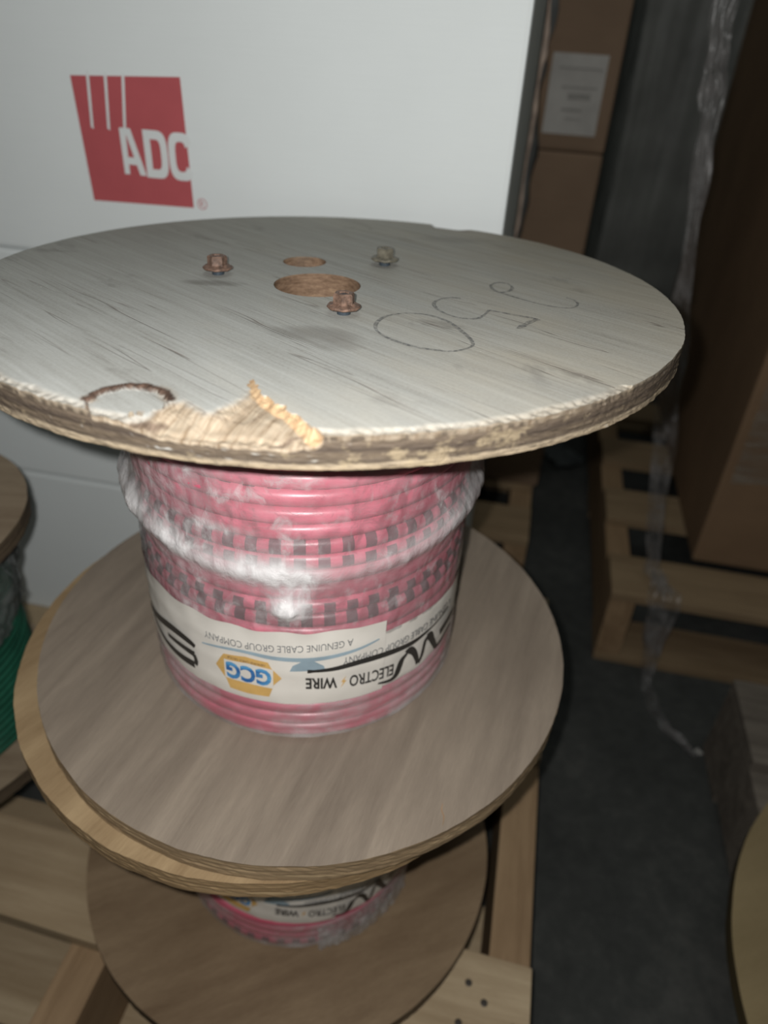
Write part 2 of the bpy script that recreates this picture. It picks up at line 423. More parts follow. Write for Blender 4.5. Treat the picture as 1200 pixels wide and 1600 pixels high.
# red logo on the top carton (local x = u-WU0, z = z-zs[2])
T = cart[2]; zb = zs[2]
def L(u, z): return (u-WU0, z-zb)
bm = bmesh.new()
def facepoly(bm, pts, y):
    vs = [bm.verts.new((p[0], y, p[1])) for p in pts]; bm.faces.new(vs)
facepoly(bm, [L(-.289,.784), L(-.2855,.685), L(-.1878,.6875), L(-.1895,.789)], -.0003)
lg = obj('red_logo', bm, MAT['logo'], T)
bm = bmesh.new()
for ut, ub in ((-.2722,-.2760), (-.2560,-.2605), (-.2400,-.2455)):
    facepoly(bm, [L(ut-.0013,.7885), L(ub-.0008,.746), L(ub+.0015,.7445), L(ut+.0013,.7885)], -.0007)
obj('logo_stripe', bm, MAT['logo_white'], lg)
bm = bmesh.new()
zA, zT = .7105, .7475; H_ = zT-zA
def LP(x, y): return L(-.2505+x*.0225, zA+y*H_)
# letter A with its upright left stem
facepoly(bm, [LP(0,0), LP(0,0.98), LP(.02,1), LP(.26,1), LP(.22,0)], -.0007)
facepoly(bm, [LP(.20,1), LP(.46,1), LP(.93,0), LP(.66,0)], -.0008)
facepoly(bm, [LP(.2,.22), LP(.2,.38), LP(.60,.38), LP(.66,.22)], -.0009)
obj('logo_letter', bm, MAT['logo_white'], lg)
def ringletter(x0, x1, t_, gap=None, square=False):
    bm = bmesh.new(); N = 40; out, inn = [], []
    cx, cz = (x0+x1)/2, (zA+zT)/2-.0004; a, b = (x1-x0)/2, H_/2+.0006
    def P(th, a, b, flatleft):
        c, s = math.cos(th), math.sin(th); e = .62
        X = math.copysign(abs(c)**e, c)*a; Z = math.copysign(abs(s)**e, s)*b
        if flatleft and c < 0: X = -a; Z = max(-b, min(b, math.tan(math.atan2(s, -c))*b*.9 if abs(c) > .05 else math.copysign(b, s)))
        return X, Z
    for i in range(N+1):
        th = -PI+2*PI*i/N
        if gap and abs(th) < gap: out.append(None); inn.append(None); continue
        o_ = P(th, a, b, square); n_ = P(th, a-t_, b-t_*1.15, square)
        out.append(L(cx+o_[0], cz+o_[1])); inn.append(L(cx+n_[0], cz+n_[1]))
    for i in range(N):
        if out[i] and out[i+1]: facepoly(bm, [out[i], out[i+1], inn[i+1], inn[i]], -.0007)
    return bm
obj('logo_letter', ringletter(-.2290, -.2075, .0062, square=True), MAT['logo_white'], lg)
obj('logo_letter', ringletter(-.2065, -.1840, .0062, gap=.42), MAT['logo_white'], lg)
bm = bmesh.new()
cx, cz = L(-.1795, .6915)
for i in range(24):
    a0, a1 = 2*PI*i/24, 2*PI*(i+1)/24
    vs = [bm.verts.new((cx+r*math.cos(a), -.0004, cz+r*math.sin(a))) for r, a in ((.0046,a0), (.0046,a1), (.0039,a1), (.0039,a0))]; bm.faces.new(vs)
vs, fs = text_mesh('R')
vv = [bm.verts.new((cx-.0018+p.x*.0036, -.0004, cz-.0025+p.y*.005)) for p in vs]
for f_ in fs: bm.faces.new([vv[i] for i in f_])
obj('registered_mark', bm, MAT['logo'], T)

# brown cartons behind, upper one with a sheet of paper
BU0, BW = -.22, .41
for k, (z0, z1, lab) in enumerate(((.1402, .688, 'brown carton behind the white stack, on the pallet and under the one with the sheet'),
                                  (.6885, 1.06, 'brown carton at upper right of the white stack with a grey paper sheet'))):
    T = thing('brown_carton', lab, 'box', W(BU0, .742, z0), YAW, 'brown cartons behind the white stack')
    obj('carton_body', carton_mesh(BW, .34, z1-z0, .005), MAT['brown_carton'], T)
    if k == 1:
        bm = box(.101-BU0, .173-BU0, -.0008, .0002, .7095-z0, .8045-z0); p = obj('paper_sheet', bm, MAT['paper'], T)
        bm = bmesh.new()
        for (a, b, c, d) in ((.128,.158,.752,.759), (.118,.165,.765,.767), (.122,.150,.738,.741), (.112,.168,.787,.789), (.128,.150,.728,.7295)):
            add_box(bm, a-BU0, b-BU0, -.0014, -.0007, c-z0, d-z0)
        obj('faded_print', bm, MAT['paper_print'], p)
# torn strip of film and kraft edge protector hanging between the white and brown cartons
bm = bmesh.new(); N = 60
def hang(name, pts, wfun, mat, label, cat, crump=.004, ns=90, cols=7, th=.0006, parent=None):
    C = catmull(pts, 10); vs, fs = [], []
    sx = Vector((math.cos(YAW), math.sin(YAW), 0))
    for i, c in enumerate(C):
        t = i/(len(C)-1)
        w = wfun(t)
        d = (C[min(i+1, len(C)-1)]-C[max(i-1, 0)]).normalized()
        s = sx-d*sx.dot(d); s.normalize(); nn = d.cross(s)
        for j in range(cols):
            q = j/(cols-1)-.5
            jit = noise.noise(Vector((q*9, t*ns*.35, 1.7)))*crump*1.6 + math.sin(q*14+t*9)*crump*.7
            e = noise.noise(Vector((5.1+q, t*ns*.25, 0)))*w*.22
            vs.append(c+s*(q*w+e)+nn*jit)
        if i:
            for j in range(cols-1):
                a = (i-1)*cols+j; fs.append((a, a+1, a+1+cols, a+cols))
    o = obj(name, pydata(vs, fs), mat, parent, smooth=True)
    m = o.modifiers.new('s', 'SOLIDIFY'); m.thickness = th
    if label: tag(o, label, cat)
    return o
hang('film_strip', [W(.088,.70,.98), W(.084,.70,.85), W(.084,.70,.75), W(.083,.70,.62), W(.082,.70,.50), W(.082,.70,.32), W(.082,.70,.16)],
     lambda t: .024+.006*math.sin(t*17), plain('grey_film_folds', (.075,.078,.075), .55, .35, 18, .4, .2),
     'narrow grey strip of crumpled film hanging between the white and brown cartons', 'film')
hang('carton_edge_strip', [W(.080,.668,.90), W(.089,.668,.84), W(.0885,.668,.78), W(.0875,.668,.70), W(.0875,.668,.62), W(.089,.668,.55), W(.091,.668,.45)],
     lambda t: .0065+.0025*math.sin(t*31), plain('pale_kraft_strip', (.37,.29,.235), .6, .35, 40, .4),
     'torn pinkish kraft strip hanging beside the white carton edge', 'strip', crump=.0015)

# tall tan carton on the right pallet, wrapped in film
T = thing('tall_carton', 'tall tan carton wrapped in shiny film on the right pallet', 'box', W(.441, .592, .1402), YAW)
obj('carton_body', carton_mesh(.58, .76, 1.15, .004), MAT['right_carton'], T)
vs, fs = [], []; nx, nz = 60, 60
for i in range(nz+1):
    for j in range(nx+1):
        x = .012+.56*j/nx; z = .15+.90*i/nz
        low = noise.noise(Vector((x*7, 0, 3)))*.02
        y = -.004-.0035*(noise.noise(Vector((x*18, z*90, 0)))+.5)
        vs.append((x, y, z+low if i == 0 else z))
for i in range(nz):
    for j in range(nx):
        a = i*(nx+1)+j; fs.append((a, a+1, a+nx+2, a+nx+1))
obj('stretch_wrap', pydata(vs, fs), film('carton_stretch_film', tint=(.30,.26,.21), base=.12, milk=.6, nscale=11, bump=.9, rough=.2, bdist=.006, stretch=(1,1,7)), T, smooth=True)

# dark wrapped load far behind
T = thing('wrapped_pallet_load', 'dark grey film-wrapped pallet load standing in the dim background', 'pallet load', W(.30, 1.9, 0), YAW)
vs, fs = [], []; per = []
def rr(t):
    w, d = .62, .8; P_ = 2*(w+d); s = t*P_
    if s < w: return Vector((s, 0))
    s -= w
    if s < d: return Vector((w, s))
    s -= d
    if s < w: return Vector((w-s, d))
    return Vector((0, d-(s-w)))
NA, NZ = 220, 24
for k in range(NZ+1):
    for i in range(NA):
        p = rr(i/NA); c = Vector((.31, .4)); dd = (p-c).normalized()
        q = p+dd*(.018*noise.noise(Vector((i*.55, k*.12, 0)))+.012*noise.noise(Vector((i*.15, k*.7, 3))))
        vs.append((q.x, q.y, .14+1.5*k/NZ))
for k in range(NZ):
    for i in range(NA):
        j = (i+1) % NA; fs.append((k*NA+i, k*NA+j, (k+1)*NA+j, (k+1)*NA+i))
fs.append(tuple(NZ*NA+i for i in range(NA)))
obj('wrapped_goods', pydata(vs, fs), MAT['black_film'], T, smooth=True)
bm = box(-.02, .64, 0, .8, .125, .14)
for s in (-.02, .29, .60): add_box(bm, s, s+.04, 0, .8, 0, .125)
obj('load_base', bm, MAT['pallet_grey'], T)

# ---------------------------------------------------------------- reels
def holed_disc(R, t, hole=(0,0,.02), nr=12, na=160, dz=None, rough_side=.0004, side_rows=6, mask=None, hole2=None, seed=0, edge_chip=.0):
    """disc with an off-centre hole; top face z=0, bottom z=-t. dz(x,y)->(drop, r,g,b)"""
    hx, hy, hr = hole
    vs, fs, col = [], [], []
    def ring(f): 
        b = len(vs)
        for i in range(na):
            a = 2*PI*i/na; p, c = f(a); vs.append(p); col.append(c)
        return b
    rings = []
    for k in range(nr+1):
        q = k/nr
        q = 1-(1-q)**1.25 if nr > 40 else q
        def f(a, q=q):
            ix, iy = hx+hr*math.cos(a), hy+hr*math.sin(a); Rr = R
            if edge_chip: 
                Rr = R + edge_chip*(noise.noise(Vector((math.cos(a)*9, math.sin(a)*9, seed)))*.7 + noise.noise(Vector((math.cos(a)*45, math.sin(a)*45, seed+5)))*.5)
            ox, oy = Rr*math.cos(a), Rr*math.sin(a)
            x, y = ix+(ox-ix)*q, iy+(oy-iy)*q; z = 0; c = (0,0,0,1)
            if hole2:
                dx, dy = x-hole2[0], y-hole2[1]; d = math.hypot(dx, dy)
                if abs(d-hole2[2]) < .00105:
                    x, y = hole2[0]+dx/d*hole2[2], hole2[1]+dy/d*hole2[2]
                elif d < hole2[2]: z = -t+.001
            if dz:
                drop, r_, g_, b_ = dz(x, y); z -= drop; c = (r_, g_, b_, 1)
            return (x, y, z), c
        rings.append(ring(f))
    topb = rings[-1]
    for k in range(1, side_rows+1):
        q = k/side_rows
        def f(a, q=q, k=k):
            zt = vs[topb+int(round(a/(2*PI)*na)) % na][2]
            z = zt+(-t-zt)*q
            Rr = R + (edge_chip*(noise.noise(Vector((math.cos(a)*9, math.sin(a)*9, seed)))*.7) if edge_chip else 0)
            Rr += rough_side*(noise.noise(Vector((math.cos(a)*R*260, math.sin(a)*R*260, z*900+seed)))*1.3 + noise.noise(Vector((math.cos(a)*R*40, math.sin(a)*R*40, z*1200))))
            if k == side_rows: z += rough_side*.9*noise.noise(Vector((math.cos(a)*R*120, math.sin(a)*R*120, seed)))
            if dz and zt < -.0008 and k < 3: c = (min(1, -zt/.002)*(1-q*.8), 0, 0, 1)
            else: c = (0,0,0,1)
            return (Rr*math.cos(a), Rr*math.sin(a), z), c
        rings.append(ring(f))
    rings.append(ring(lambda a: ((hx+hr*math.cos(a), hy+hr*math.sin(a), -t), (0,0,0,1))))
    if hole2 or nr > 40:
        mid = ring(lambda a: ((hx+hr*(1+.02*math.sin(a*9))*math.cos(a), hy+hr*math.sin(a), -t*.5), (0,0,0,1)))
        rings.append(mid)
    rings.append(rings[0])
    for k in range(len(rings)-1):
        A, B = rings[k], rings[k+1]
        for i in range(na):
            j = (i+1) % na; fs.append((A+i, B+i, B+j, A+j))
    me = pydata(vs, fs)
    ca = me.color_attributes.new('wear', 'FLOAT_COLOR', 'POINT')
    ca.data.foreach_set('color', [x for c in col for x in c])
    return me

# broken veneer on the grey flange
CH = [(-.0700,-.2200), (-.0668,-.1945), (-.0500,-.1900), (-.0423,-.1780), (-.0368,-.1760), (-.0300,-.1820), (-.0258,-.1855), (-.0177,-.1725), (-.0149,-.1533),
      (-.0076,-.1698), (.0037,-.1819), (.0151,-.1964), (.0253,-.2066), (.0270,-.2200)]
def inside(x, y, P):
    c = False; n = len(P)
    for i in range(n):
        x1, y1 = P[i]; x2, y2 = P[(i+1) % n]
        if (y1 > y) != (y2 > y) and x < (x2-x1)*(y-y1)/(y2-y1)+x1: c = not c
    return c
def segd(x, y, a, b):
    dx, dy = b[0]-a[0], b[1]-a[1]; t = max(0, min(1, ((x-a[0])*dx+(y-a[1])*dy)/(dx*dx+dy*dy)))
    return math.hypot(x-a[0]-t*dx, y-a[1]-t*dy)
ARC = [(-.0738,-.1812), (-.0710,-.1714), (-.0655,-.1668), (-.0602,-.1650), (-.0545,-.1655), (-.0490,-.1679), (-.0445,-.1725), (-.0423,-.1767)]
KN = ARC+[(-.0440,-.1850), (-.0520,-.1900), (-.0600,-.1935), (-.0668,-.1945)]
def chips(x, y):
    if y > -.14 and not (y > .15): return (0,0,0,0)
    if y > .15:   # chip at the back rim
        if .066 < x < .100:
            r = math.hypot(x, y); d = sstep(.1905, .1935, r + .002*noise.noise(Vector((x*300, y*300, 2))))*sstep(.066,.069,x)*(1-sstep(.085,.1,x))
            return (.002*d, .2*d, .8*d, 0)
        return (0,0,0,0)
    jx = x + .0014*noise.noise(Vector((x*260, y*260, 1)))+.0006*noise.noise(Vector((x*900, y*900, 4)))
    jy = y + .0014*noise.noise(Vector((x*260, y*260, 9)))
    drop = r_ = g_ = b_ = 0
    # knot: dark arc shaped wall with a sunken grey floor
    da = min(segd(jx, jy, ARC[i], ARC[i+1]) for i in range(len(ARC)-1))
    if inside(jx, jy, KN): drop = .0016*sstep(0, .002, da)
    g_ = 1-sstep(.0010, .0021, da)
    dl = segd(x, y, (-.0738,-.1812), (-.0668,-.1950)); g_ = max(g_, .8*(1-sstep(.0003, .0008, dl)))
    halo = 1-sstep(.0015, .0042, da)
    if y < -.1775 or x > -.05: r_ = max(r_, halo*.35)
    if inside(jx, jy, CH):
        edges = [segd(jx, jy, CH[i], CH[i+1]) for i in range(1, len(CH)-2)]
        dr = min(edges[7:]); dd = min(edges)
        n = noise.noise(Vector((x*180, y*60, 3)))+.5*noise.noise(Vector((x*700, y*250, 7)))
        r = math.hypot(x, y)
        dep = .0030*sstep(0, .012, dd)*(.65+.35*sstep(.17, .2, r)) + .0010*sstep(0,.0012,dr)*sstep(0, .010, min(edges[:7]))
        if x > -.02: dep = max(dep, .0028*sstep(0, .0035, dr)*sstep(0, .013, min(edges[:7])))
        dep += .0004*n*sstep(0,.004,dd)
        # terraces of torn fibre
        dep += .0016*sstep(.188, .2, r)
        drop = max(drop, dep)
        r_ = max(r_, sstep(0, .0012 if dr < .004 else .005, dd+.001*n))
        if x > -.016: b_ = 1-sstep(.0030, .0042, dr+.0012*n)
        # bluish torn splinter near the knot and red-brown streak
        ds = segd(jx, jy, (-.052,-.1955), (-.0415,-.1925)); g_ = max(g_, .75*(1-sstep(.0006, .0026, ds)))
        ds = segd(jx, jy, (.0005,-.2012), (.0110,-.1965)); g_ = max(g_, .7*(1-sstep(.0004, .0014, ds)))
        ds = min(segd(jx, jy, (-.0290,-.1880), (-.0120,-.1885)), segd(jx, jy, (-.0120,-.1885), (-.0040,-.1790))); g_ = max(g_, .5*(1-sstep(.0001, .0006, ds)))
    rr_ = math.hypot(x, y)
    e = sstep(.1955, .1995, rr_+.003*noise.noise(Vector((x*90, y*90, 0))))
    r_ = max(r_, e*.42)
    drop += e*e*.0009*(1+noise.noise(Vector((x*320, y*320, 2))))
    return (max(0, drop), min(1, r_), min(1, g_), max(0, min(1, b_)))

RR, TH = .2, .01506
WR = .1065                        # winding ring centre radius
def winding(H, plan, zb, R=.1065, wire_r=.0049, seg=204, sides=16, tilt=0.0):
    """stacked turns of cable; plan(i, z)->(dash kind, red, dr)"""
    vs, fs, mi = [], [], []
    n = int(H/(wire_r*1.92))
    step = (H-2*wire_r)/(n-1)
    for k in range(n):
        z = zb+wire_r+k*step; dash, red, dr = plan(z)
        base = len(vs); ph = random.randrange(4); sl = random.uniform(-1, 1)
        for i in range(seg):
            a = 2*PI*i/seg
            r = R+dr+.0009*noise.noise(Vector((math.cos(a)*1.6, math.sin(a)*1.6, k*3.3)))
            zz = z+.0012*noise.noise(Vector((math.cos(a)*1.1+7, math.sin(a)*1.1, k*.35)))
            for j in range(sides):
                b = 2*PI*j/sides
                rr = r+wire_r*math.cos(b)
                vs.append((rr*math.cos(a), rr*math.sin(a), zz+wire_r*1.04*math.sin(b)))
        for i in range(seg):
            i2 = (i+1) % seg
            for j in range(sides):
                j2 = (j+1) % sides
                fs.append((base+i*sides+j, base+i2*sides+j, base+i2*sides+j2, base+i*sides+j2))
                m = 1 if red else 0
                on = ((i+ph) % 4) < 2
                if dash == 1 and on and j in (3, 4): m = 2        # thin dash in the groove
                if dash == 2 and on and (j in (0, 1, 2, 3, sides-1, sides-2)): m = 2
                if dash == 3 and on and (j in (0, 1, sides-1)): m = 2
                mi.append(m)
    me = pydata(vs, fs); me.polygons.foreach_set('material_index', mi)
    return me
def plan_pink(z):
    # heights are local to the reel: 0 = underside of lower flange
    Z = z+.4239
    if Z > .6620: return (0, False, 0)
    if Z > .6280: return (1, False, .0006)
    if Z > .6055: return (0, False, .0004)
    if Z > .5960: return (2, False, 0)
    if Z > .5860: return (3, False, 0)
    if Z > .5770: return (0, True, .0012)
    if Z > .5590: return (0, False, -.0006)
    if Z > .5480: return (3, False, 0)
    if Z > .5390: return (2, False, 0)
    if Z > .5260: return (0, False, 0)
    return (0, False, 0)
def plan_low(z):
    if z < .0285: return (3, False, 0)
    if z < .040: return (1, False, 0)
    return plan_pink(z)
ZB = .4239     # underside of the top reel's lower flange
def film_shell():
    NA, NZ = 420, 60; z0, z1 = .5240, .6900; vs, fs, mk = [], [], []
    for k in range(NZ+1):
        for i in range(NA):
            a = 2*PI*i/NA; deg = math.degrees(a); deg = deg-360 if deg > 180 else deg
            z = z0+(z1-z0)*k/NZ
            dd = abs(deg+90)
            # sagging roll of gathered film, lower at the front
            zc = .583+.012*sstep(20, 75, dd)
            band = math.exp(-((z-zc)/(.0085+.004*sstep(20,70,dd)))**2)
            left = sstep(-82, -100, deg) if True else 0
            left = 1 if deg < -95 and deg > -180 else sstep(-75,-95,deg)
            bulge = band*(.0030+.0050*sstep(25, 65, dd))
            wr = .0012*noise.noise(Vector((math.cos(a)*14, math.sin(a)*14, z*60)))+.0007*noise.noise(Vector((a*30, z*260, 2)))
            r = .1128+bulge+wr
            m = band*(.55*left+.25*sstep(-78,-60,deg)+.12)*(.8+.6*noise.noise(Vector((a*7, z*50, 5))))
            if z > zc: m *= 1.0
            def blob(da, z_, sa, sz, amp):
                return amp*math.exp(-((deg-da)/sa)**2-((z-z_)/sz)**2)
            b1 = blob(-88.5, .5575, 5.0, .0085, 1.7)+blob(-86, .580, 9, .009, .65)+blob(-100, .588, 9, .010, .45)+blob(-108,.6080,8,.0028,.55)
            nz = noise.noise(Vector((a*26, z*180, 8)))
            m += b1*(.85+.6*nz)
            r += .006*blob(-88.5, .557, 5.5, .009, 1)*(1+.5*nz)+.0015*b1*nz
            # general haze on the left flank
            m += .18*sstep(-90,-130,deg)*(.6+nz)+.05*(.5+nz)
            vs.append((r*math.cos(a), r*math.sin(a), z-ZB)); mk.append(max(0, min(1, m)))
    for k in range(NZ):
        for i in range(NA):
            j = (i+1) % NA; fs.append((k*NA+i, k*NA+j, (k+1)*NA+j, (k+1)*NA+i))
    me = pydata(vs, fs); ca = me.color_attributes.new('milk', 'FLOAT_COLOR', 'POINT')
    ca.data.foreach_set('color', [x for m in mk for x in (m, m, m, 1)])
    return me
def ring_sheet(r0, a0, a1, zlo, zhi, wr=.0004, na=300, nz=10, seed=0, th=True):
    vs, fs = [], []
    for k in range(nz+1):
        for i in range(na+1):
            d = a0+(a1-a0)*i/na; a = math.radians(d); q = k/nz
            lo, hi = zlo(d), zhi(d); z = lo+(hi-lo)*q
            r = r0+wr*math.sin(z*2*PI/.0094+1)+wr*1.2*noise.noise(Vector((math.cos(a)*9, math.sin(a)*9, z*220+seed)))
            vs.append((r*math.cos(a), r*math.sin(a), z-ZB))
    for k in range(nz):
        for i in range(na):
            b = k*(na+1)+i; fs.append((b, b+1, b+na+2, b+na+1))
    return pydata(vs, fs)
def cylmap(vs, r):      # (angle in degrees, absolute z) -> local 3d
    return [(r*math.cos(math.radians(v[0])), r*math.sin(math.radians(v[0])), v[1]-ZB) for v in vs]
def cyl_stroke(pts, w, r=.11335, n=6):
    k = math.degrees(1/.1122)
    vs, fs = ribbon2d([(p[0]/k, p[1]) for p in pts], w, n)
    return pydata(cylmap([(v.x*k, v.y) for v in vs], r), fs)
def cyl_text(s, a_right, a_left, z_top_r, z_bot_r, slope, r=.11335, bold=0.0, vshift=None):
    """upside-down text: first letter at a_right; slope = dz per degree going left"""
    vs, fs = text_mesh(s, bold=bold)
    out = []
    for v in vs:
        a = a_right+(a_left-a_right)*v.x
        z = z_top_r+(z_bot_r-z_top_r)*v.y + slope*(a_right-a)
        out.append((a, z))
    return pydata(cylmap(out, r), fs)
def cyl_poly(pts, r=.11325):
    bm = bmesh.new(); vs = [bm.verts.new((p[0], p[1], 0)) for p in pts]; f = bm.faces.new(vs)
    bmesh.ops.triangulate(bm, faces=[f]); bmesh.ops.subdivide_edges(bm, edges=bm.edges[:], cuts=5, use_grid_fill=True)
    for v in bm.verts:
        a = math.radians(v.co.x); v.co = Vector((r*math.cos(a), r*math.sin(a), v.co.y-ZB))
    return bm
def sk(k): return lambda t: k*(1-.25*math.cos(t*6))

SHARED = {}
def make_reel(label, loc, upper, lower, up_off=(0,0,0), up_rot=(0,0,0), drum_off=(0,0), H=.2569, name='cable_reel', second=''):
    """loc = centre of the underside of the lower flange"""
    T = thing(name, label, 'cable reel', loc)
    lf = obj('lower_flange', lower[0], lower[1], T, loc=(0,0,TH))
    lf.rotation_euler = (0,0,lower[2] if len(lower) > 2 else 0)
    uf = obj('upper_flange', upper[0], upper[1], T, loc=(up_off[0], up_off[1], 2*TH+H+up_off[2])); uf.rotation_euler = up_rot
    dx, dy = drum_off
    sc = H/.2569
    def put(o):
        o.location = (dx, dy, 0); o.scale = (1,1,sc) if sc != 1 else (1,1,1); o.parent = T; return o
    def mk(name, key, fn, mats, parent=None, smooth=True, shift=True):
        if key in SHARED:
            o = SHARED[key].copy(); COL.objects.link(o)
        else:
            o = obj(name, fn(), mats, None, smooth); SHARED[key] = o
        if parent: o.parent = parent
        else: put(o)
        return o
    mk('drum_core', 'core', lambda: lathe([(.0262, TH+.0002), (.095, TH+.0002), (.095, TH+H-.0035), (.0262, TH+H-.0035)], 64, close=True), MAT['core'])
    mk('cable_winding', 'wind'+second, lambda: winding(H-.0045, plan_low if second else plan_pink, TH, R=WR-.0006, wire_r=.0056), [MAT['wire'], MAT['wire_red'], MAT['dash']])
    base_top = lambda d: .5258-.0055*sstep(-50, -15, d) if d > -60 else .5258
    lb = mk('label_band', 'label', lambda: ring_sheet(.1126, -180, 180, lambda d: .4749, base_top, seed=1), MAT['label'])
    if second: lb.location.z = .0125; lb.rotation_euler = (0, .05, math.radians(-11))
    l2 = mk('label_overlap', 'label2', lambda: ring_sheet(.1139, -178, -57.6, lambda d: .4752, lambda d: .5382-.0018*sstep(-66,-58,d)+.0006*math.sin(d*.4), seed=5, na=200), MAT['label'], lb)
    R2 = .11455
    def g(name, key, fn, mat): return mk(name, key, fn, mat, lb, smooth=False)
    g('small_lettering', 'tx1', lambda: cyl_text('A GENUINE CABLE GROUP COMPANY', -68.8, -116.5, .5300, .5242, -.00010, R2), MAT['ink_grey'])
    g('small_lettering', 'tx2', lambda: cyl_text('A GENUINE CABLE GROUP COMPANY', -24.0, -71.8, .5165, .5105, -.00003, R2), MAT['ink_grey'])
    g('bold_lettering', 'tx3', lambda: cyl_text('ELECTRO', -53.8, -69.6, .4955, .4850, .00016, R2, bold=.02), MAT['ink'])
    g('bold_lettering', 'tx4', lambda: cyl_text('WIRE', -73.6, -83.6, .4988, .4888, .00016, R2, bold=.03), MAT['ink'])
    g('lightning_bolt', 'bolt', lambda: cyl_poly([(-70.7,.4985), (-72.4,.4935), (-71.6,.4932), (-72.6,.4880), (-70.6,.4945), (-71.4,.4948)], R2), MAT['ink_yellow'])
    sw = [(-83.0,.5061), (-74.9,.5065), (-66.4,.5083), (-57.2,.5078), (-46.6,.5061), (-39.6,.5071), (-32.9,.5082), (-25.9,.5102)]
    g('logo_swoosh', 'sw', lambda: cyl_stroke(sw, lambda t: (.0030 if t < .03 else .0017+.0032*math.sin(min(1, t*1.3)*PI)), R2+.0001), MAT['ink'])
    Wp = [(-59.5,.4827), (-54.9,.4811), (-52.6,.4834), (-51.5,.4894), (-50.6,.4950), (-49.1,.4979), (-47.5,.5007)]
    g('logo_stroke', 'w1', lambda: cyl_stroke(Wp, lambda t: .0014+.0034*math.sin(t*PI), R2+.0001), MAT['ink'])
    g('logo_stroke', 'w2', lambda: cyl_stroke([(-48.4,.4990), (-47.2,.5003), (-45.2,.4955), (-43.6,.4874), (-43.1,.4819)], lambda t: .0070-.0045*t, R2+.0002), MAT['ink'])
    g('logo_stroke', 'w3', lambda: cyl_stroke([(-42.6,.4819), (-41.1,.4864), (-40.4,.4928), (-39.8,.4991), (-38.6,.5010)], .0032, R2+.0001), MAT['ink'])
    g('logo_stroke', 'w4', lambda: cyl_stroke([(-38.9,.5008), (-37.4,.5008), (-35.8,.4946), (-33.5,.4856), (-33.0,.4824)], lambda t: .0072-.0040*t, R2+.0002), MAT['ink'])
    g('logo_stroke', 'e1', lambda: cyl_stroke([(-33.0,.4826), (-29.2,.4832), (-25.8,.4858), (-21,.487)], .0034, R2+.0001), MAT['ink'])
    g('logo_stroke', 'e2', lambda: cyl_stroke([(-30.6,.4930), (-27.8,.4946), (-24.1,.4960), (-19,.497)], .0065, R2+.0001), MAT['ink'])
    g('logo_stroke', 'a', lambda: cyl_stroke([(-160,.4935), (-153,.4960), (-146,.5000), (-135.3,.5065), (-128.9,.5080), (-123.6,.5070), (-121.5,.5052)], lambda t: .0040+.0026*math.sin(t*PI), R2+.0001), MAT['ink'])
    g('logo_stroke', 'b', lambda: cyl_stroke([(-136.5,.4962), (-129.6,.4975), (-124.3,.4977), (-122.0,.4975)], lambda t: .0036+.0022*t, R2+.0001), MAT['ink'])
    g('logo_stroke', 'c', lambda: cyl_stroke([(-149.5,.4950), (-146,.4905), (-139.8,.4868), (-134.6,.4861), (-128.8,.4864), (-122.8,.4876)], lambda t: .0038+.0026*t, R2+.0001), MAT['ink'])
    g('logo_stroke', 'd', lambda: cyl_stroke([(-122.3,.4880), (-121.7,.4925), (-122.4,.4975)], .0034, R2+.0001), MAT['ink'])
    g('yellow_badge', 'bd', lambda: cyl_poly([(-109.9,.5113), (-102.2,.5140), (-95.1,.5123), (-94.2,.5076), (-91.0,.4993), (-93.6,.4928), (-95.3,.4814), (-102.3,.4809), (-108.6,.4816), (-109.7,.4890), (-113.2,.4993), (-111.3,.5067)], R2), MAT['ink_yellow'])
    g('badge_panel', 'bw', lambda: cyl_poly([(-109.9,.5070), (-101.5,.5088), (-93.6,.5066), (-93.8,.4895), (-102,.4908), (-110,.4906)], R2+.0002), MAT['label'])
    g('badge_lettering', 'bt', lambda: cyl_text('GCG', -94.2, -109.3, .5062, .4915, 0, R2+.0004, bold=.045), MAT['ink_blue'])
    g('badge_caption', 'bc', lambda: cyl_text('GENUINE CABLE GROUP', -96.0, -108.5, .5106, .5086, .00005, R2+.0004), MAT['rust'])
    g('pale_swoosh', 'ps', lambda: cyl_stroke([(-60,.5235), (-68,.5195), (-80,.5165), (-92,.5165), (-104,.5180), (-118,.5130)], lambda t: .0012+.0022*math.sin(t*PI), R2), MAT['ink_pale_blue'])
    g('pale_globe', 'pg', lambda: cyl_poly([(-88.5,.5060), (-87.5,.5110), (-84.5,.5150), (-81,.5150), (-78,.5105), (-77.4,.5070)], R2), MAT['ink_pale_blue'])
    return T, uf, lf

# --- top reel of the pink stack
wp = holed_disc(RR*1.0074, TH, hole=(-.0045,-.0055,.0252), nr=130, na=1500, dz=chips, hole2=(-.0185,.0475,.0138), side_rows=14, rough_side=.0003, edge_chip=.0006, seed=3)
mid_disc = holed_disc(RR, TH, hole=(0,0,.02), nr=10, na=300, side_rows=8, rough_side=.0004, edge_chip=.0006, seed=11)
top, uf, lf = make_reel('weathered grey topped reel of pink cable, uppermost in the front stack', (-.0118,-.0033,ZB), (wp, MAT['top']), (mid_disc, MAT['flange_mid']),
                up_off=(.0118,.0033,.0001), up_rot=(-.0493,-.0121,0), drum_off=(-.0012,.0013))
vs, fs = ribbon2d([(.1019,-.1528), (.1010,-.1575), (.1022,-.1625), (.1012,-.1685)], lambda t: .0009*math.sin(.3+t*2.6), 6)
obj('split', pydata([(v.x, v.y, .0003) for v in vs], fs), MAT['core'], lf)
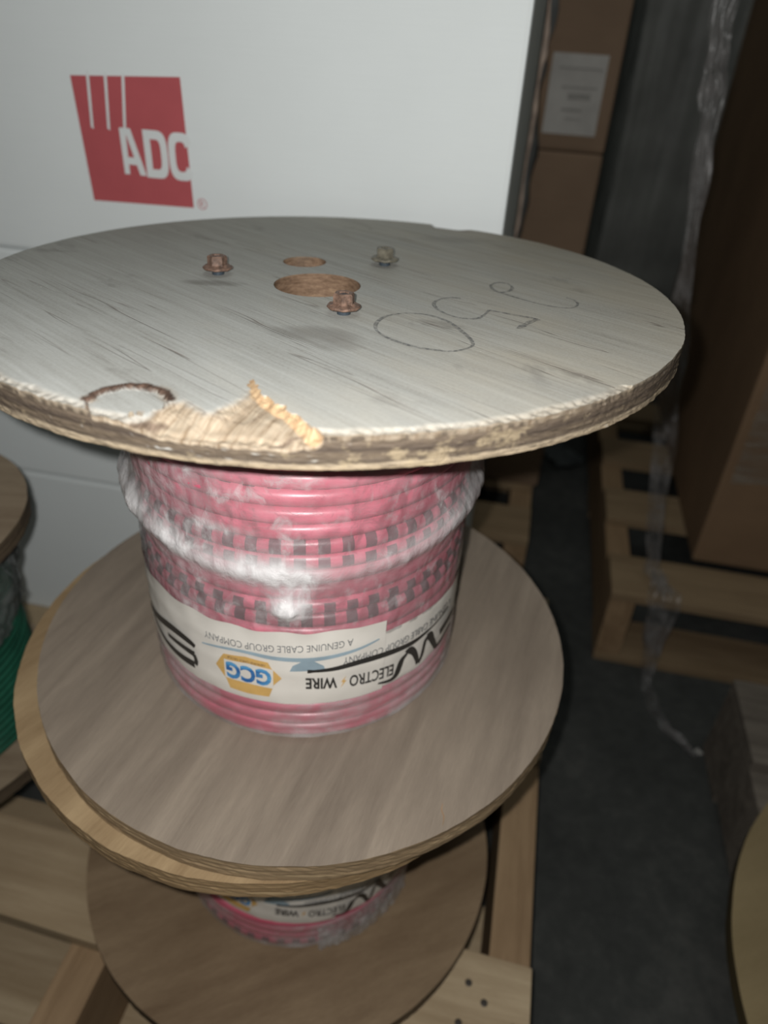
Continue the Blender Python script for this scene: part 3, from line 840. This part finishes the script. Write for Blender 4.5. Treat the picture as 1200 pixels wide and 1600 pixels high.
# nuts on studs
def nut(x, y, m, ang=0, tilt=(0,0)):
    bm = bmesh.new()
    prof = [(0,.0022), (.0098,.0022), (.0102,.0028), (.0096,.0038), (.0070,.0047), (.0060,.0052)]
    n = 28; rows = []
    for r, z in prof: rows.append([bm.verts.new((r*math.cos(2*PI*i/n)*1.0, r*math.sin(2*PI*i/n), z+.0003*math.sin(i*1.7))) for i in range(n)] if r else [bm.verts.new((0,0,z))])
    bm.faces.new(rows[1][::-1])
    for a, b in zip(rows[1:], rows[2:]):
        for i in range(n): bm.faces.new((a[i], a[(i+1) % n], b[(i+1) % n], b[i]))
    bm.faces.new(rows[-1])
    hexr = lambda r, z: [bm.verts.new((r*math.cos(ang+PI/3*i), r*math.sin(ang+PI/3*i), z)) for i in range(6)]
    a, b, c, d = hexr(.0066,.0042), hexr(.0066,.0108), hexr(.0058,.0118), hexr(.0034,.0118)
    e = hexr(.0034,.0095)
    for p, q_ in ((a,b), (b,c), (c,d), (d,e)):
        for i in range(6): bm.faces.new((p[i], p[(i+1) % 6], q_[(i+1) % 6], q_[i]))
    bm.faces.new(e)
    for v in bm.verts: v.co = Vector((v.co.x*.88, v.co.y*.88, .0022+(v.co.z-.0022)*.78))
    o = obj('hex_nut', bm, m, uf, loc=(x, y, .0012)); o.rotation_euler = (tilt[0], tilt[1], 0)
    return o
studpos = [(-.0653,.0075), (.033,.049), (.0151,-.0586)]
for (x, y), m, a in zip(studpos, (MAT['rust'], MAT['dark_rust'], MAT['rust']), (.2, .6, .4)):
    nut(x, y, m, a)
    obj('threaded_stud', lathe([(0,.0100), (.0030,.0100), (.0036,.0095), (.0036,-.004)], 16), MAT['stud'], uf, loc=(x, y, 0))
# pencilled number on the grey flange
def mark(pts, w=.0018, closed=False):
    vs, fs = ribbon2d(pts, lambda t: w*(.75+.5*abs(math.sin(t*9+1))), 8, closed)
    return pydata([(v.x, v.y, .00035) for v in vs], fs)
zero = [(.0325,-.0790), (.0335,-.0690), (.0385,-.0590), (.0485,-.0532), (.0600,-.0552), (.0690,-.0640), (.0755,-.0790), (.0795,-.0930), (.0785,-.1015), (.0700,-.1085), (.0600,-.1080), (.0500,-.1040), (.0400,-.0955), (.0345,-.0870)]
five = [(.0783,-.0206), (.0725,-.0200), (.0664,-.0245), (.0626,-.0340), (.0660,-.0470), (.0740,-.0560), (.0830,-.0575), (.0880,-.0520), (.0925,-.0405)]
five2 = [(.0925,-.0405), (.1010,-.0450), (.1095,-.0490), (.1171,-.0525)]
five3 = [(.1171,-.0525), (.1110,-.0600), (.1045,-.0705)]
nine = [(.1090,.0165), (.1030,.0180), (.0982,.0110), (.0985,.0020), (.1020,-.0040), (.1080,.0000), (.1105,.0080), (.1090,.0165)]
nine2 = [(.1020,-.0040), (.1110,-.0140), (.1213,-.0233), (.1310,-.0285), (.1390,-.0290), (.1438,-.0220), (.1440,-.0140), (.1400,-.0086)]
obj('pencilled_zero', mark(zero, closed=True), MAT['pencil'], uf)
def join(*ms):
    vs, fs = [], []
    for m in ms:
        b = len(vs); vs += [v.co.copy() for v in m.vertices]; fs += [tuple(i+b for i in p.vertices) for p in m.polygons]
    return pydata(vs, fs)
obj('pencilled_five', join(mark(five), mark(five2), mark(five3, .0030)), MAT['pencil'], uf)
obj('pencilled_nine', join(mark(nine), mark(nine2, .0013)), MAT['pencil'], uf)
# film on the top reel
lowfilm = ring_sheet(.1130, -180, 180, lambda d: .4425, lambda d: .4760, wr=.0007, na=300, nz=14, seed=9)
LF = film('lower_stretch_film', tint=(.62,.58,.58), base=.12, milk=.42, nscale=55, bump=.5, bdist=.0015)
lfo = obj('stretch_film', lowfilm, LF, top, smooth=True, loc=(-.0012,.0013,0))
fo = obj('stretch_film', film_shell(), MAT['film'], top, smooth=True, loc=(-.0012,.0013,0))

# --- second reel, under it
rough_disc = holed_disc(RR, TH, hole=(0,0,.02), nr=10, na=300, side_rows=8, rough_side=.0003, edge_chip=.0010, seed=23)
low_disc = holed_disc(RR*.9833, TH, hole=(0,0,.02), nr=10, na=300, side_rows=6, rough_side=.0003, edge_chip=.0004, seed=31)
H2 = .2543
sec, uf2, lf2 = make_reel('pink cable reel under the top one, resting on the pallet boards', (-.0304,-.0062,.1406), (rough_disc, MAT['flange_rough']), (low_disc, MAT['flange_low']),
                drum_off=(.008,.000), H=H2-.0016, second='_low')

lf3 = lfo.copy(); COL.objects.link(lf3); lf3.parent = sec; lf3.location = (.008,0,0)
# --- torn film at the second reel's foot
vs, fs = [], []
NA = 60
for k in range(9):
    for i in range(NA+1):
        d = -75+50*i/NA; a = math.radians(d)
        r = .1135+.004*(1-k/8)+.002*noise.noise(Vector((i*.35, k*.5, 0)))+.0015*noise.noise(Vector((i*1.1, k*1.2, 4)))
        vs.append((r*math.cos(a)+.008, r*math.sin(a), TH+.002+.030*k/8+.003*noise.noise(Vector((i*.3, 9, k*.1)))))
for k in range(8):
    for i in range(NA):
        b = k*(NA+1)+i; fs.append((b, b+1, b+NA+2, b+NA+1))
obj('stretch_film', pydata(vs, fs), film('lower_reel_film', tint=(.6,.58,.57), base=.12, milk=.55, nscale=70, bump=.8), sec, smooth=True)

# --- generic side reels
def side_reel(name, label, loc, R, H, drumR, mflange, mcable, wire_r=.004, th=.015, hub=.02, cat='cable reel', seed=0, lowR=None, up=True):
    T = thing(name, label, cat, loc)
    obj('lower_flange', holed_disc(lowR or R, th, hole=(0,0,hub), nr=6, na=180, side_rows=5, rough_side=.0004, edge_chip=.0006, seed=seed), mflange, T, loc=(0,0,th))
    if up: obj('upper_flange', holed_disc(R, th, hole=(0,0,hub), nr=6, na=180, side_rows=5, rough_side=.0004, edge_chip=.0006, seed=seed+3), mflange, T, loc=(0,0,2*th+H))
    obj('drum_core', lathe([(hub, th+.0002), (drumR-.012, th+.0002), (drumR-.012, th+H-.0002), (hub, th+H-.0002)], 48, close=True), MAT['core'], T)
    obj('cable_winding', winding(H-.001, lambda z: (0, False, 0), th+.0003, R=drumR-wire_r, wire_r=wire_r, seg=120, sides=8), mcable, T, smooth=True)
    return T
gz = .265
T = side_reel('cable_reel', 'green cable reel cut by the left edge of the photo, under grey film', (-.364, .017, gz), .127, .205, .098, MAT['flange_tan'], MAT['green'], seed=40)
T.location.x -= .006
vs, fs = [], []; NA = 240; NK = 24
for k in range(NK+1):
    for i in range(NA):
        a = 2*PI*i/NA; q = k/NK
        zl = .112+.02*noise.noise(Vector((math.cos(a)*2.2, math.sin(a)*2.2, 0)))
        z = .0155+zl+(.203-zl)*q
        r = .0995+.010*(.3+q)*(.6+noise.noise(Vector((math.cos(a)*7, math.sin(a)*7, z*34))))+.004*noise.noise(Vector((a*19, z*90, 2)))
        vs.append((r*math.cos(a), r*math.sin(a), z))
for k in range(NK):
    for i in range(NA):
        j = (i+1) % NA; fs.append((k*NA+i, k*NA+j, (k+1)*NA+j, (k+1)*NA+i))
obj('stretch_film', pydata(vs, fs), MAT['film_dark'], T, smooth=True)
side_reel('cable_reel', 'small red-brown cable reel in shadow beneath the green one at the left edge', (-.440, .035, .1402), .098, gz-.1404-.030, .078, MAT['flange_tan'],
          plain('dark_red_cable', (.12,.03,.02), .5), seed=50)
side_reel('cable_reel', 'large olive plywood flanged reel at the lower right corner on a weathered pallet', (.690, -.176, .1402), .3165, .36, .14, MAT['flange_olive'],
          plain('black_cable', (.02,.02,.02), .4), wire_r=.006, th=.018, seed=60)

# ---------------------------------------------------------------- hanging film by the right pallet, and scraps
hang('hanging_film', [W(.262,.521,.90), W(.266,.521,.84), W(.272,.521,.79), W(.281,.521,.73), W(.295,.521,.62), W(.310,.521,.494), W(.333,.521,.367), W(.350,.521,.264), W(.369,.523,.168),
      W(.378,.495,.158), W(.384,.462,.146), W(.388,.456,.06), W(.392,.445,.012), W(.393,.415,.006), W(.408,.362,.006), W(.436,.333,.006), W(.448,.312,.006)],
     lambda t: (.020+.02*min(t, .62) if t < .62 else .032-(t-.62)*.075)*(1+.25*math.sin(t*23)), MAT['film_strip'],
     'long clear strip of stretch film trailing down over the right pallet onto the floor', 'film', crump=.006, ns=120, cols=11, th=.0002)
def scrap(u, v, s, mat, lab, seed):
    vs, fs = [], []; n = 7
    for i in range(n):
        for j in range(n):
            x, y = (i/(n-1)-.5)*s, (j/(n-1)-.5)*s*.7
            vs.append((x+.2*s*noise.noise(Vector((i*.7, j*.7, seed))), y+.2*s*noise.noise(Vector((i*.7, j*.7, seed+5))), .002+.12*s*(noise.noise(Vector((i*.9, j*.9, seed+9)))+.6)))
    for i in range(n-1):
        for j in range(n-1): a = i*n+j; fs.append((a, a+n, a+n+1, a+1))
    o = obj('film_scrap', pydata(vs, fs), mat, None, smooth=True, loc=W(u, v, 0)); o.rotation_euler = (0,0,seed)
    m = o.modifiers.new('s', 'SOLIDIFY'); m.thickness = .0006
    tag(o, lab, 'scrap', 'scraps on the floor')
scrap(.456, .327, .010, MAT['paper'], 'tiny pale scrap on the dark floor at the end of the trailing film', 2)
scrap(.25, 1.12, .10, plain('grey_plastic', (.10,.11,.11), .6), 'grey crumpled sheet lying on the floor behind the grey flange', 5)
scrap(.325, .60, .012, MAT['black_film'], 'small dull flake on the dark floor between the reels and right pallet', 8)
